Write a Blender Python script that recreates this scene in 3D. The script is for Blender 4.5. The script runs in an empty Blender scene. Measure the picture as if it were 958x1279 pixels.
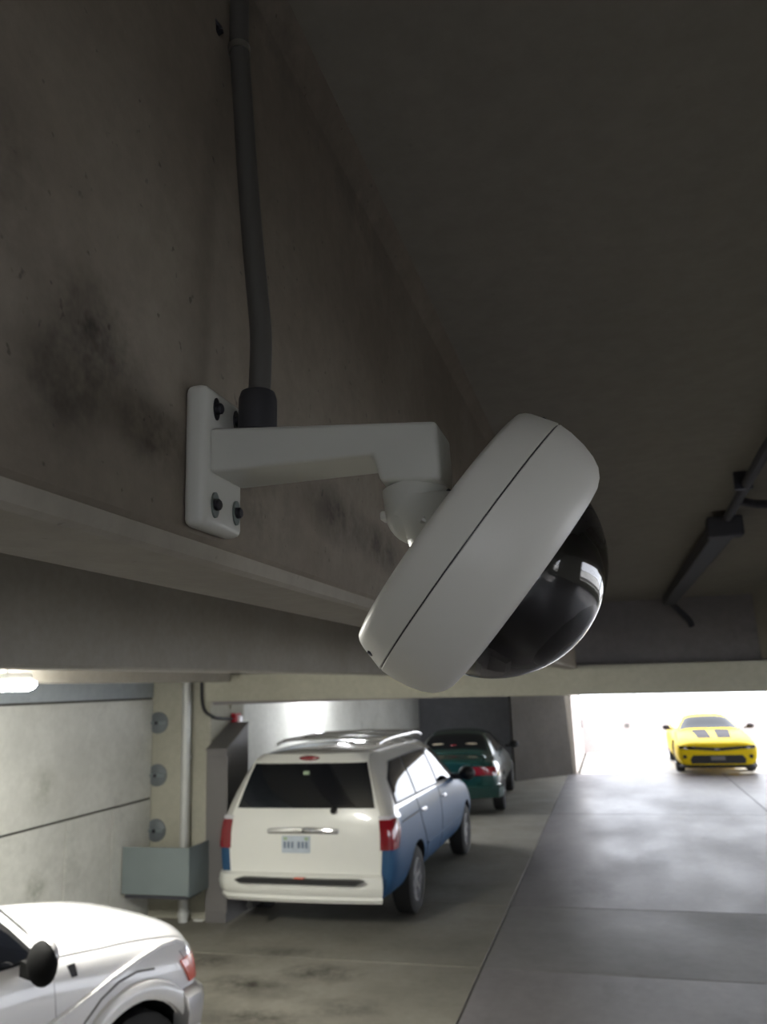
import bpy, bmesh, math, random
from mathutils import Vector, Matrix
from mathutils.bvhtree import BVHTree

random.seed(7)
K = 0.9                      # overall scale of the survey numbers below (metres)
PI = math.pi
SC = bpy.context.scene
COL = SC.collection

# ------------------------------------------------------------------ camera
EYE = Vector((0.0, 0.0, 2.64))
cam_d = bpy.data.cameras.new('camera'); cam = bpy.data.objects.new('camera', cam_d); COL.objects.link(cam)
RT = Vector((0.9628, 0.2679, -0.0352)); UP = Vector((0.0904, -0.1967, 0.9763)); FW = Vector((-0.2546, 0.9432, 0.2135))
RT.normalize(); FW = (FW - RT * FW.dot(RT)).normalized(); UP = RT.cross(FW)
m = Matrix((RT, UP, -FW)).transposed().to_4x4(); m.translation = EYE * K
cam.matrix_world = m
cam_d.sensor_fit = 'VERTICAL'; cam_d.sensor_height = 36.0; cam_d.lens = 1000.0 / 1279.0 * 36.0
cam_d.clip_start = 0.02; cam_d.clip_end = 500
cam_d.dof.use_dof = True; cam_d.dof.focus_distance = 0.68 * K; cam_d.dof.aperture_fstop = 12.0
SC.camera = cam

# ------------------------------------------------------------------ view, sky, sun
SC.view_settings.view_transform = 'Standard'; SC.view_settings.look = 'None'
SC.view_settings.exposure = 0.65; SC.view_settings.gamma = 1.0; SC.view_settings.use_curve_mapping = False
SC.cycles.use_denoising = True
SC.cycles.max_bounces = 10; SC.cycles.diffuse_bounces = 6; SC.cycles.glossy_bounces = 6; SC.cycles.transmission_bounces = 8
SC.cycles.sample_clamp_indirect = 6.0
W = bpy.data.worlds.new('sky'); SC.world = W; W.use_nodes = True
bgn = W.node_tree.nodes['Background']; bgn.inputs[0].default_value = (0.87, 0.91, 1.0, 1); bgn.inputs[1].default_value = 3.6
sun_d = bpy.data.lights.new('sun', 'SUN'); sun = bpy.data.objects.new('sun', sun_d); COL.objects.link(sun)
sun_d.energy = 5.0; sun_d.angle = 0.02; sun_d.color = (1, 0.95, 0.88)
sun.rotation_euler = Vector((-0.80, 0.03, -0.58)).to_track_quat('-Z', 'Y').to_euler()
LAMP_STRENGTH = 210.0

# ------------------------------------------------------------------ mesh helpers
class MB:
    def __init__(s): s.v = []; s.f = []; s.m = []
    def add(s, vs, fs, mi=0):
        b = len(s.v); s.v += [tuple(p) for p in vs]
        for q in fs: s.f.append(tuple(b + i for i in q)); s.m.append(mi)
        return s
    def box(s, x0, x1, y0, y1, z0, z1, mi=0):
        vs = [(x, y, z) for z in (z0, z1) for y in (y0, y1) for x in (x0, x1)]
        return s.add(vs, [(0, 2, 3, 1), (4, 5, 7, 6), (0, 1, 5, 4), (2, 6, 7, 3), (0, 4, 6, 2), (1, 3, 7, 5)], mi)
    def prism(s, pts, d, mi=0):          # closed outline extruded along d
        n = len(pts); d = Vector(d); a = [Vector(p) for p in pts]
        nn = Vector((0, 0, 0))
        for i in range(n): nn += a[i].cross(a[(i + 1) % n])
        if nn.dot(d) > 0: a = a[::-1]
        fs = [tuple(range(n)), tuple(range(2 * n - 1, n - 1, -1))]
        for i in range(n): j = (i + 1) % n; fs.append((i, n + i, n + j, j))
        return s.add(a + [p + d for p in a], fs, mi)
    def lathe(s, prof, org, ax, n=32, mi=0, ref=None):   # profile of (t, r)
        ax = Vector(ax).normalized(); org = Vector(org)
        u = Vector(ref) if ref else (Vector((0, 0, 1)) if abs(ax.z) < .9 else Vector((1, 0, 0)))
        u = (u - ax * u.dot(ax)).normalized(); w = ax.cross(u)
        b = len(s.v); rows = []
        for t, r in prof:
            if r < 1e-7: rows.append([len(s.v)]); s.v.append(tuple(org + ax * t))
            else:
                rows.append(list(range(len(s.v), len(s.v) + n)))
                for i in range(n):
                    a = 2 * PI * i / n; s.v.append(tuple(org + ax * t + (u * math.cos(a) + w * math.sin(a)) * r))
        for A, B in zip(rows, rows[1:]):
            for i in range(n):
                j = (i + 1) % n
                if len(A) == 1 and len(B) == 1: continue
                if len(A) == 1: q = (A[0], B[j], B[i])
                elif len(B) == 1: q = (A[i], A[j], B[0])
                else: q = (A[i], A[j], B[j], B[i])
                s.f.append(q); s.m.append(mi)
        return s
    def cyl(s, p0, p1, r, n=16, mi=0, r1=None):
        p0 = Vector(p0); d = Vector(p1) - p0; L = d.length
        return s.lathe([(0, 0), (0, r), (L, r if r1 is None else r1), (L, 0)], p0, d, n, mi)
    def tube(s, path, r, n=12, mi=0, smooth=0):
        P = [Vector(p) for p in path]
        for _ in range(smooth):
            Q = [P[0]]
            for a, b in zip(P, P[1:]): Q += [a * .75 + b * .25, a * .25 + b * .75]
            P = Q + [P[-1]]
        rows = []; up = None
        for i, p in enumerate(P):
            t = (P[min(i + 1, len(P) - 1)] - P[max(i - 1, 0)]).normalized()
            if up is None: up = Vector((0, 0, 1)) if abs(t.z) < .9 else Vector((1, 0, 0))
            up = (up - t * up.dot(t)).normalized(); w = t.cross(up)
            rows.append(len(s.v))
            for k in range(n):
                a = 2 * PI * k / n; s.v.append(tuple(p + (up * math.cos(a) + w * math.sin(a)) * r))
        for A, B in zip(rows, rows[1:]):
            for k in range(n):
                j = (k + 1) % n; s.f.append((A + k, A + j, B + j, B + k)); s.m.append(mi)
        s.f.append(tuple(rows[0] + k for k in range(n - 1, -1, -1))); s.m.append(mi)
        s.f.append(tuple(rows[-1] + k for k in range(n))); s.m.append(mi)
        return s
    def ball(s, c, r, sx=1, sy=1, sz=1, n=16, mi=0):
        b = len(s.v)
        s.lathe([(-math.cos(PI * i / 10) * r, math.sin(PI * i / 10) * r) for i in range(11)], (0, 0, 0), (0, 0, 1), n, mi)
        for i in range(b, len(s.v)):
            p = s.v[i]; s.v[i] = (p[0] * sx + c[0], p[1] * sy + c[1], p[2] * sz + c[2])
        return s

def mk(name, mb, mats, parent=None, smooth=None, sc=None, bevel=0, seg=2):
    """link one mesh object; verts are scaled by K (or sc)"""
    sc = K if sc is None else sc
    me = bpy.data.meshes.new(name)
    me.from_pydata([(a * sc, b * sc, c * sc) for a, b, c in mb.v], [], mb.f)
    if not isinstance(mats, (list, tuple)): mats = [mats]
    for q in mats: me.materials.append(q)
    me.polygons.foreach_set('material_index', mb.m)
    bm = bmesh.new(); bm.from_mesh(me)
    bmesh.ops.recalc_face_normals(bm, faces=bm.faces)
    if bevel:
        es = [e for e in bm.edges if len(e.link_faces) == 2 and e.calc_face_angle(0) > .5]
        bmesh.ops.bevel(bm, geom=es, offset=bevel * sc, segments=seg, affect='EDGES', profile=.5, clamp_overlap=True)
    bm.to_mesh(me); bm.free()
    if smooth is not None:
        me.shade_smooth(); me.set_sharp_from_angle(angle=math.radians(smooth))
    o = bpy.data.objects.new(name, me); COL.objects.link(o)
    if parent: o.parent = parent
    return o

def thing(name, label, cat, loc=(0, 0, 0), rz=0, group=None):
    o = bpy.data.objects.new(name, None); COL.objects.link(o); o.empty_display_size = .1
    o.location = Vector(loc) * K; o.rotation_euler = (0, 0, rz); o['label'] = label; o['category'] = cat
    if group: o['group'] = group
    return o
def tag(o, label, cat, group=None):
    o['label'] = label; o['category'] = cat
    if group: o['group'] = group
    return o
def struct(name, mb, mat, label=None, **k):
    o = mk(name, mb, mat, **k)
    if not k.get('parent'): o['kind'] = 'structure'
    if label: o['label'] = label
    return o

# ------------------------------------------------------------------ materials
def newmat(name):
    mt = bpy.data.materials.new(name); mt.use_nodes = True
    nt = mt.node_tree; return mt, nt, nt.nodes['Principled BSDF']
def c4(c): return (c[0], c[1], c[2], 1)
def paint(name, col, rough=.4, metal=0, coat=0, spec=.5, emit=None, es=0, vary=.06, vs=9):
    mt, nt, b = newmat(name); L = nt.links
    tc = nt.nodes.new('ShaderNodeTexCoord'); no = nt.nodes.new('ShaderNodeTexNoise'); no.inputs['Scale'].default_value = vs; no.inputs['Detail'].default_value = 4
    L.new(tc.outputs['Object'], no.inputs['Vector'])
    mx = nt.nodes.new('ShaderNodeMix'); mx.data_type = 'RGBA'
    mx.inputs[6].default_value = c4([x * (1 - vary) for x in col]); mx.inputs[7].default_value = c4([min(1, x * (1 + vary)) for x in col])
    L.new(no.outputs[0], mx.inputs[0]); L.new(mx.outputs[2], b.inputs['Base Color'])
    b.inputs['Roughness'].default_value = rough; b.inputs['Metallic'].default_value = metal
    b.inputs['Coat Weight'].default_value = coat; b.inputs['Coat Roughness'].default_value = .04; b.inputs['Specular IOR Level'].default_value = spec
    if emit: b.inputs['Emission Color'].default_value = c4(emit); b.inputs['Emission Strength'].default_value = es
    return mt
def concrete(name, ca, cb, scale=1.5, rough=.9, bump=.15, pits=.5, stain=None, spots=None, rvar=0, spec=.35, streak=None):
    mt, nt, b = newmat(name); L = nt.links; N = nt.nodes.new
    tc = N('ShaderNodeTexCoord'); P = tc.outputs['Object']
    if streak:
        mp = N('ShaderNodeMapping'); mp.inputs['Scale'].default_value = streak; L.new(P, mp.inputs[0]); P2 = mp.outputs[0]
    else: P2 = P
    def noise(s, d=6, r=.6, vec=P):
        n = N('ShaderNodeTexNoise'); n.inputs['Scale'].default_value = s; n.inputs['Detail'].default_value = d; n.inputs['Roughness'].default_value = r
        L.new(vec, n.inputs['Vector']); return n.outputs[0]
    def ramp(x, a, bb):
        r = N('ShaderNodeMapRange'); r.inputs[1].default_value = a; r.inputs[2].default_value = bb; r.clamp = True; L.new(x, r.inputs[0]); return r.outputs[0]
    def mix(f, a, bb):
        mx = N('ShaderNodeMix'); mx.data_type = 'RGBA'; L.new(f, mx.inputs[0])
        for sock, v in ((6, a), (7, bb)):
            if isinstance(v, tuple): mx.inputs[sock].default_value = c4(v)
            else: L.new(v, mx.inputs[sock])
        return mx.outputs[2]
    def mul(a, bb):
        q = N('ShaderNodeMath'); q.operation = 'MULTIPLY'
        for i, v in enumerate((a, bb)):
            if isinstance(v, (int, float)): q.inputs[i].default_value = v
            else: L.new(v, q.inputs[i])
        return q.outputs[0]
    base = mix(ramp(noise(scale, 8, .65, P2), .3, .7), ca, cb)
    fine = ramp(noise(scale * 14, 4, .7), .35, .65)
    base = mix(mul(fine, .25), base, tuple(x * .7 for x in ca))
    pit = mul(ramp(noise(scale * 26, 2, .5), .70, .76), pits)
    base = mix(pit, base, tuple(x * .25 for x in ca))
    if stain:
        s = mul(ramp(noise(stain[0], 5, .7, P2), stain[1], stain[1] + .12), stain[2]); base = mix(s, base, stain[3])
    for sp in spots or []:
        (cx, cy, cz), rad, col, amt = sp
        vm = N('ShaderNodeVectorMath'); vm.operation = 'SUBTRACT'; L.new(P, vm.inputs[0]); vm.inputs[1].default_value = (cx * K, cy * K, cz * K)
        dv = N('ShaderNodeVectorMath'); dv.operation = 'DIVIDE'; L.new(vm.outputs[0], dv.inputs[0]); dv.inputs[1].default_value = tuple(q * K for q in rad)
        ln = N('ShaderNodeVectorMath'); ln.operation = 'LENGTH'; L.new(dv.outputs[0], ln.inputs[0])
        f = ramp(ln.outputs['Value'], 1.0, .2)
        s0 = 14 / (max(rad[1], rad[0]) * 6)
        f = mul(mul(f, ramp(noise(s0, 5, .75), .38, .62)), amt); base = mix(f, base, col)
    L.new(base, b.inputs['Base Color']); b.inputs['Specular IOR Level'].default_value = spec
    if rvar:
        rr = N('ShaderNodeMapRange'); rr.inputs[1].default_value = .3; rr.inputs[2].default_value = .7; rr.inputs[3].default_value = rough - rvar; rr.inputs[4].default_value = rough + rvar
        L.new(noise(scale * .9, 6, .6, P2), rr.inputs[0]); L.new(rr.outputs[0], b.inputs['Roughness'])
    else: b.inputs['Roughness'].default_value = rough
    bp = N('ShaderNodeBump'); bp.inputs['Strength'].default_value = bump; bp.inputs['Distance'].default_value = .01
    L.new(noise(scale * 9, 6, .6), bp.inputs['Height']); L.new(bp.outputs[0], b.inputs['Normal'])
    return mt
def glass(name, col=(1, 1, 1), rough=.02, ior=1.49):
    mt, nt, b = newmat(name); b.inputs['Base Color'].default_value = c4(col); b.inputs['Roughness'].default_value = rough
    b.inputs['IOR'].default_value = ior; b.inputs['Transmission Weight'].default_value = 1
    return mt
def glow(name, col, st):
    mt, nt, b = newmat(name); b.inputs['Base Color'].default_value = c4((.9, .9, .9)); b.inputs['Emission Color'].default_value = c4(col); b.inputs['Emission Strength'].default_value = st
    return mt

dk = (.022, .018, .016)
M = {}
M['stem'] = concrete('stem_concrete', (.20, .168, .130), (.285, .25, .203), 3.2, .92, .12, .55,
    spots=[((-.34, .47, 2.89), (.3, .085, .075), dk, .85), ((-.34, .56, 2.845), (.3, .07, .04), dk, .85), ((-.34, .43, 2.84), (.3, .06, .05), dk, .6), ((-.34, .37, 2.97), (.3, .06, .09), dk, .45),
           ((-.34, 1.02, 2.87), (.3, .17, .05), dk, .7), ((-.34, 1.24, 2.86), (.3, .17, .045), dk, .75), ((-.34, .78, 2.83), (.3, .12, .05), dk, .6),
           ((-.34, .75, 3.42), (.3, .35, .09), (.09, .08, .065), .6), ((-.34, 1.1, 3.4), (.3, .3, .08), (.09, .08, .065), .5)])
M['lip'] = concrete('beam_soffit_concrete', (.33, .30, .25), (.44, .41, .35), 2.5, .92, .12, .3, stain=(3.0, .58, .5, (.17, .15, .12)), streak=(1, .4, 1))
M['stem2'] = concrete('stem_concrete_far', (.26, .24, .205), (.33, .31, .27), 2.0, .92, .08, .2)
M['soffit'] = concrete('ceiling_concrete', (.27, .255, .22), (.35, .33, .285), 1.1, .92, .08, .15, streak=(1, .45, 1), stain=(.9, .6, .3, (.16, .15, .13)))
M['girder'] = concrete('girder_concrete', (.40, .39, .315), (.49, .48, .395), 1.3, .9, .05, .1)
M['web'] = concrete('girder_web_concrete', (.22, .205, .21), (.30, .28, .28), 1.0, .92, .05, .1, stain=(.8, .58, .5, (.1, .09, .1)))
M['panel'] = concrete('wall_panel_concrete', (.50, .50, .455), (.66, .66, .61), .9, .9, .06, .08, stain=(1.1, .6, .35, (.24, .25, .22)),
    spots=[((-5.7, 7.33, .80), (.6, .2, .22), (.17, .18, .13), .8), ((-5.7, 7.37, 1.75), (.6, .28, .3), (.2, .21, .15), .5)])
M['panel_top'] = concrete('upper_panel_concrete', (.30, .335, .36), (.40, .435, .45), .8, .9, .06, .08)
M['column'] = concrete('column_concrete', (.38, .37, .30), (.47, .46, .38), 1.2, .9, .05, .1)
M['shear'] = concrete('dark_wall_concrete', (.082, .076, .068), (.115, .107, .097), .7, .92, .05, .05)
M['far'] = concrete('far_wall_concrete', (.20, .20, .215), (.27, .27, .285), .7, .92, .05, .05)
M['core'] = concrete('pale_wall_concrete', (.44, .40, .40), (.53, .49, .49), .6, .9, .03, .05)
fl = dict(streak=(1, .5, 1))
M['floor_a'] = concrete('floor_left_concrete', (.165, .155, .128), (.285, .27, .23), .9, .6, .05, .15, rvar=.12, spec=.4, stain=(.55, .57, .5, (.09, .085, .065)),
    spots=[((-4.26, 8.04, 0), (.55, .3, .5), (.022, .018, .012), .95), ((-3.55, 7.5, 0), (.55, .28, .5), (.022, .018, .012), .95), ((-2.92, 7.9, 0), (.5, .3, .5), (.022, .018, .012), .95), ((-2.4, 7.12, 0), (.5, .28, .5), (.035, .03, .022), .6), ((-3.5, 8.42, 0), (.7, .22, .5), (.04, .035, .026), .6), ((-3.1, 6.8, 0), (.6, .25, .5), (.022, .018, .012), .95)])
M['floor_b'] = concrete('floor_lane_concrete', (.13, .122, .126), (.27, .252, .26), .75, .44, .05, .12, rvar=.09, spec=.5, stain=(1.3, .54, .55, (.10, .092, .097)), **fl)
M['floor_c'] = concrete('floor_strip_concrete', (.15, .143, .143), (.25, .238, .238), .7, .50, .05, .12, rvar=.1, spec=.4)  # strip toned apart to stand in for shade under the girder
M['deck'] = concrete('open_deck_concrete', (.5, .49, .47), (.6, .59, .57), .4, .85, .03, .05)
M['joint'] = concrete('joint_dark', (.05, .048, .042), (.08, .075, .065), 3, .95, .05, .1)
M['white_plastic'] = paint('white_powder_coat', (.76, .745, .68), .42, vary=.02)
M['white_plastic2'] = paint('white_bracket_coat', (.56, .56, .51), .38, vary=.03)
M['black_plastic'] = paint('black_plastic', (.015, .015, .018), .45)
M['grey_pvc'] = paint('grey_pvc', (.075, .071, .064), .55)
M['dark_pvc'] = paint('dark_grey_pvc', (.028, .028, .032), .5)
M['steel'] = paint('zinc_steel', (.55, .55, .53), .35, 1)
M['dark_steel'] = paint('dark_steel', (.05, .05, .06), .4, .8)
M['washer'] = paint('washer_zinc', (.20, .23, .22), .45, .6)
M['galv'] = paint('galvanised_guard', (.22, .26, .265), .5, .3, vary=.12, vs=3)
M['galv_pipe'] = paint('galvanised_pipe', (.55, .56, .54), .45, .2)
M['plate'] = paint('blue_grey_plate', (.17, .19, .205), .55, .3, vary=.2)
M['cabinet'] = paint('grey_cabinet_paint', (.165, .157, .155), .5, .1)
M['red'] = paint('alarm_red', (.42, .01, .03), .35)
M['strobe'] = paint('strobe_lens', (.85, .8, .85), .15)
M['dome'] = glass('clear_dome', (1, 1, 1), .01, 1.49)
M['lens'] = paint('camera_lens_glass', (.01, .01, .02), .03, coat=1)
M['lamp'] = glow('lamp_diffuser', (1.0, .985, .90), LAMP_STRENGTH)
M['lamp_cool'] = glow('lamp_diffuser_cool', (.93, .95, 1.0), 90.0)
M['lamp_body'] = paint('lamp_housing', (.6, .6, .57), .5)
M['unlit'] = paint('dark_grey_housing', (.045, .045, .055), .6)
M['paper'] = paint('white_paper', (.7, .7, .66), .8)
# vehicles
M['van_white'] = paint('van_white', (.80, .80, .75), .28, coat=.6, vary=.02)
M['van_blue'] = paint('van_blue', (.026, .08, .17), .4, .1, coat=.06, spec=.3, vary=.03)
M['van_silver'] = paint('van_silver', (.62, .61, .57), .25, .35, coat=.8, vary=.02)
M['tint'] = paint('dark_tinted_glass', (.006, .007, .010), .03, coat=0, spec=.5)
M['trim_black'] = paint('black_trim', (.012, .012, .013), .5)
M['well'] = paint('wheel_well_black', (.008, .008, .008), .9)
M['chrome'] = paint('chrome', (.85, .85, .86), .08, 1)
M['lamp_red'] = paint('tail_lamp_red', (.20, .006, .012), .12, coat=1)
M['lamp_clear'] = paint('clear_lamp', (.75, .74, .78), .08, .3, coat=1)
M['amber'] = paint('marker_red_orange', (.70, .13, .08), .2, coat=1)
M['tyre'] = paint('tyre_rubber', (.018, .018, .018), .8)
M['rim'] = paint('alloy_rim', (.55, .55, .57), .25, .9)
M['number_plate'] = paint('licence_plate', (.50, .56, .62), .45, vary=.18, vs=14)
M['plate_ink'] = paint('plate_ink', (.16, .2, .27), .5)
M['plate_green'] = paint('plate_green', (.35, .45, .3), .5)
M['sedan_green'] = paint('sedan_green', (.008, .05, .042), .22, .35, coat=1)
M['sedan_dark'] = paint('sedan_roof_glass', (.012, .016, .016), .06, coat=1)
M['suv_white'] = paint('suv_pearl_white', (.80, .79, .80), .25, coat=.8, vary=.01)
M['suv_silver'] = paint('suv_lower_silver', (.50, .49, .50), .3, .3, coat=.5, vary=.02)
M['yellow'] = paint('sports_yellow', (.80, .58, .004), .5, coat=.05, spec=.2, vary=.02)
M['stripe'] = paint('stripe_black', (.03, .025, .03), .6, spec=.2)
M['windscreen'] = paint('windscreen_glass', (.012, .014, .016), .05, spec=.12)
M['mirror_black'] = paint('mirror_black', (.006, .006, .006), .8, spec=.12)
M['skin_tan'] = paint('tan_seat', (.42, .36, .26), .8)

# ------------------------------------------------------------------ the garage shell
ZC = 3.46                    # underside of the ceiling slab
b = MB().box(-6.1, 9.4, -7.3, 24.5, ZC, ZC + .3)
ceil = struct('ceiling', b, M['soffit'], 'dark concrete ceiling slab above the beams')

def stem(name, xr, xl, zb, y0, y1, mat, label, ch=.02, pz=None):
    zt = ZC + .02
    pts = [(xr, zt), (xr, zb + .012), (xr - .008, zb), (xl + .008, zb), (xl, zb + .012), (xl, zt)]
    pts = [(xr + .05, zt), (xr + .012, ZC - .035)] + pts[1:5] + [(xl - .012, ZC - .035), (xl - .05, zt)]
    bb = MB().prism([(x, y0, z) for x, z in pts], (0, y1 - y0, 0))
    return struct(name, bb, mat, label)
# near beam: front face with a chamfered lower lip, as the photograph shows
pts = [(-.29, ZC + .02), (-.328, ZC - .035), (-.338, 3.2), (-.340, 2.777), (-.3435, 2.7725), (-.3385, 2.7705), (-.3405, 2.757), (-.347, 2.7535), (-.452, 2.7535), (-.462, 2.764), (-.475, ZC - .03), (-.52, ZC + .02)]
b = MB().prism([(x, -6.9, z) for x, z in pts], (0, 15.79, 0))
for i, q in enumerate(b.f):        # cleaner soffit and lower lip, lightened further for light from below
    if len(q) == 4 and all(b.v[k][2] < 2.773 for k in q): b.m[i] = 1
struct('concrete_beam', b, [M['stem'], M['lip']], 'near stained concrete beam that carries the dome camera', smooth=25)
stem('concrete_beam', -2.10, -2.25, 2.757, -6.9, 8.88, M['stem2'], 'second concrete beam, behind the near beam')
stem('concrete_beam', -4.22, -4.40, 2.762, -6.9, 8.6, M['stem2'], 'third concrete beam, beyond the lit strip lamp')
stem('concrete_beam', 1.60, 1.475, 2.785, -6.9, 8.88, M['stem2'], 'concrete beam at the right edge')
stem('concrete_beam', 3.4, 3.25, 2.785, -6.9, 8.88, M['stem2'], 'right hand concrete beam outside the frame')

# ledger girder across the bay: ledge + web
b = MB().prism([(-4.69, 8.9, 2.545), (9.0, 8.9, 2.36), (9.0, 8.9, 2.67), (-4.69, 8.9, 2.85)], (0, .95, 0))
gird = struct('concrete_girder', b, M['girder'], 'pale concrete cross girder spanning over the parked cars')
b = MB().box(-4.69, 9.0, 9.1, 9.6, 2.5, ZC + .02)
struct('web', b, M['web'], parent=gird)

# left wall: base plus precast panels with recessed joints
b = MB().box(-6.0, -5.725, -7.0, 24.6, -.1, ZC)
wl = struct('wall_left', b, M['joint'], 'precast concrete panel wall on the left')
def panel(y0, y1, z0, z1, mt):
    bb = MB().box(-5.80, -5.70, y0 + .008, y1 - .008, z0 + .012, z1 - .012)
    return mk('panel', bb, mt, wl, bevel=.003, seg=1)
for y0, y1 in ((-7, 1.2), (1.2, 9.42)):
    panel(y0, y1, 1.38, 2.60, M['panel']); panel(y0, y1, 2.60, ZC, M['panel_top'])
for y0, y1 in ((-7, -1.5), (-1.5, 3.2), (3.2, 7.76), (7.76, 8.6), (8.6, 9.42)):
    panel(y0, y1, -.02, 1.38, M['panel'])
for y0, y1 in ((9.42, 17.0), (17.0, 24.6)):
    panel(y0, y1, -.02, 1.38, M['panel']); panel(y0, y1, 1.38, 2.60, M['panel']); panel(y0, y1, 2.60, ZC, M['panel_top'])

b = MB().box(-5.78, -4.89, 9.42, 10.4, -.05, ZC)
struct('concrete_column', b, M['column'], 'concrete column behind the drain pipe', bevel=.015, seg=2)
b = MB().box(-5.69, -2.6, 24.4, 24.62, -.05, ZC)
struct('wall_far', b, M['far'], 'dark far wall behind the green sedan')
b = MB().prism([(-2.75, 23.05, -.05), (-1.21, 24.75, -.05), (-1.21, 31.55, -.05), (-1.5, 31.55, -.05), (-1.5, 24.9, -.05), (-2.85, 23.4, -.05)], (0, 0, ZC + .05))
struct('wall_end', b, M['shear'], 'dark angled end wall beside the bright opening')
b = MB().box(-1.225, -1.19, 24.8, 31.6, -.02, 3.3)  # pale sheet on the dark end wall, its tone stands in for daylight
struct('trim_1', b, M['core'], 'return of the end wall facing the opening, pale to stand for daylight')
# open deck with parapet beyond the roof edge
pw = struct('wall_parapet', MB().box(-1.6, 14, 31.62, 31.9, -.1, 1.20), M['core'], 'low pale parapet wall of the open deck')
for k in range(4):
    x0 = -1.2 + 3.8 * k
    mk('panel', MB().box(x0 + .01, x0 + 3.79, 31.58, 31.66, -.02, 1.22), M['core'], pw, bevel=.01, seg=1)
mk('scupper', MB().box(.33, .49, 31.56, 31.6, .88, 1.02), M['cabinet'], pw)
struct('wall_right', MB().box(9.0, 9.3, -7, 29.5, -.1, .6).box(9.0, 9.3, -7, 29.5, 2.5, ZC).box(9.0, 9.3, -7, -3.6, .6, 2.5).box(9.0, 9.3, -1.8, 3.0, .6, 2.5).box(9.0, 9.3, 13.5, 14.1, .6, 2.5).box(9.0, 9.3, 24.2, 29.5, .6, 2.5), M['panel'], 'unseen right side wall, bays opened for daylight, far end extended to block sun')  # unseen: bays shaped to admit daylight, far stretch added against the sun
struct('ground', MB().box(9.35, 24, -14, 24, -.3, -.1), M['deck'], 'pale ground outside the open bays')
struct('wall_back', MB().box(-6, .4, -7.3, -6.95, -.1, ZC).box(5.6, 9.3, -7.3, -6.95, -.1, ZC).box(.4, 5.6, -7.3, -6.95, -.1, .95).box(.4, 5.6, -7.3, -6.95, 2.5, ZC), M['panel'], 'unseen back wall, open bay added to light the dome housing')  # bay behind the viewer added as fill daylight for the camera housing
struct('ground', MB().box(-8, 9.2, -20, -7.35, -.3, -.1), M['deck'], 'pale ground outside the back bay')

# floor: base with slabs separated by recessed joints
flr = struct('floor', MB().box(-6, 14, -7.3, 32.5, -.25, -.02), M['joint'], 'concrete garage floor with recessed joints')
XS = [-5.72, -1.43, 2.72, 9.0]; YS = [-7, -1.5, 3.2, 8.28, 10.5, 17.5, 24.7]
for i in range(3):
    for j in range(6):
        if i == 0 and j == 3: mt = M['floor_a']
        else: mt = M['floor_a'] if i == 0 else (M['floor_c'] if j == 3 else M['floor_b'])
        g = .008
        mk('slab', MB().box(XS[i] + g, XS[i + 1] - g, YS[j] + g, YS[j + 1] - g, -.08, 0), mt, flr, bevel=.004, seg=1)
for x0, x1 in ((-5.7, -1.3), (-1.1, 3.5), (3.5, 9), (9, 14)):
    mk('slab', MB().box(x0 + .01, x1 - .01, 24.72, 31.6, -.08, 0), M['deck'], flr, bevel=.008, seg=1)
#mk('hairline_crack', MB().tube([(.9, 17.5, .0), (1.25, 17.0, .001), (1.2, 16.2, 0), (1.6, 15.2, .001), (1.35, 14.1, 0)], .012, 6), M['joint'], flr)

# ------------------------------------------------------------------ lamps
def strip_lamp(label, x, y0, y1, z, mat, lit=True):
    t = thing('strip_lamp', label, 'lamp', (x, (y0 + y1) / 2, z))
    L = (y1 - y0) / 2
    pr = [(-.06, .11), (.06, .11), (.075, .055), (-.075, .055)]
    mk('housing', MB().prism([(a, -L + .03, c) for a, c in pr], (0, 2 * L - .06, 0)), M['lamp_body'], t)
    pr = [(-.085, .05), (.085, .05), (.085, .02), (.06, .0), (.02, -.012), (-.02, -.012), (-.06, .0), (-.085, .02)]
    mk('diffuser', MB().prism([(a, -L, c) for a, c in pr], (0, 2 * L, 0)), mat, t, bevel=.01)
    for s in (-.7, .7):
        mk('hanger', MB().cyl((0, s * L, .105), (0, s * L, ZC - z + .002), .008, 8), M['steel'], t)
    return t
strip_lamp('lit strip lamp at the left edge, below the concrete beams', -4.0, 3.6, 4.93, 2.715, M['lamp'])
strip_lamp('cool lit strip lamp over the wall beyond the girder, hidden by it', -4.75, 14.3, 15.7, 2.86, M['lamp_cool'])

# unlit trough fixture and conduits at the ceiling on the right
t = thing('ceiling_trough', 'dark unlit trough fixture under the ceiling at right', 'fixture', (.63, 6.5, ZC))
mk('trough', MB().box(-.06, .06, -2.1, 2.0, -.12, -.035), M['unlit'], t, bevel=.01)
mk('end_box', MB().box(-.085, .085, -2.2, -2.1, -.135, -.03), M['unlit'], t, bevel=.01)
for s in (-1.7, 0, 1.6): mk('hanger', MB().cyl((0, s, -.04), (0, s, .004), .012, 8), M['dark_steel'], t)
mk('cable', MB().tube([(.0, 1.98, -.08), (.08, 2.2, -.14), (.2, 2.3, -.26), (.22, 2.32, -.32)], .03, 8, smooth=2), M['unlit'], t)
t = thing('ceiling_conduit', 'dark conduit with side branch running under the ceiling to the trough', 'conduit', (.60, 3.0, ZC))
mk('pipe', MB().tube([(-.03, -5, -.05), (0, 0, -.05), (.03, 1.2, -.06)], .022, 10), M['unlit'], t)
mk('branch', MB().tube([(0.02, .8, -.06), (.12, .93, -.06), (.25, .97, -.06), (2.6, 1.0, -.06)], .02, 10, smooth=1), M['unlit'], t)
for s in (-2.5, -.5, .5): mk('clip', MB().box(-.035, .035, s - .012, s + .012, -.075, .003), M['dark_steel'], t)

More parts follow.
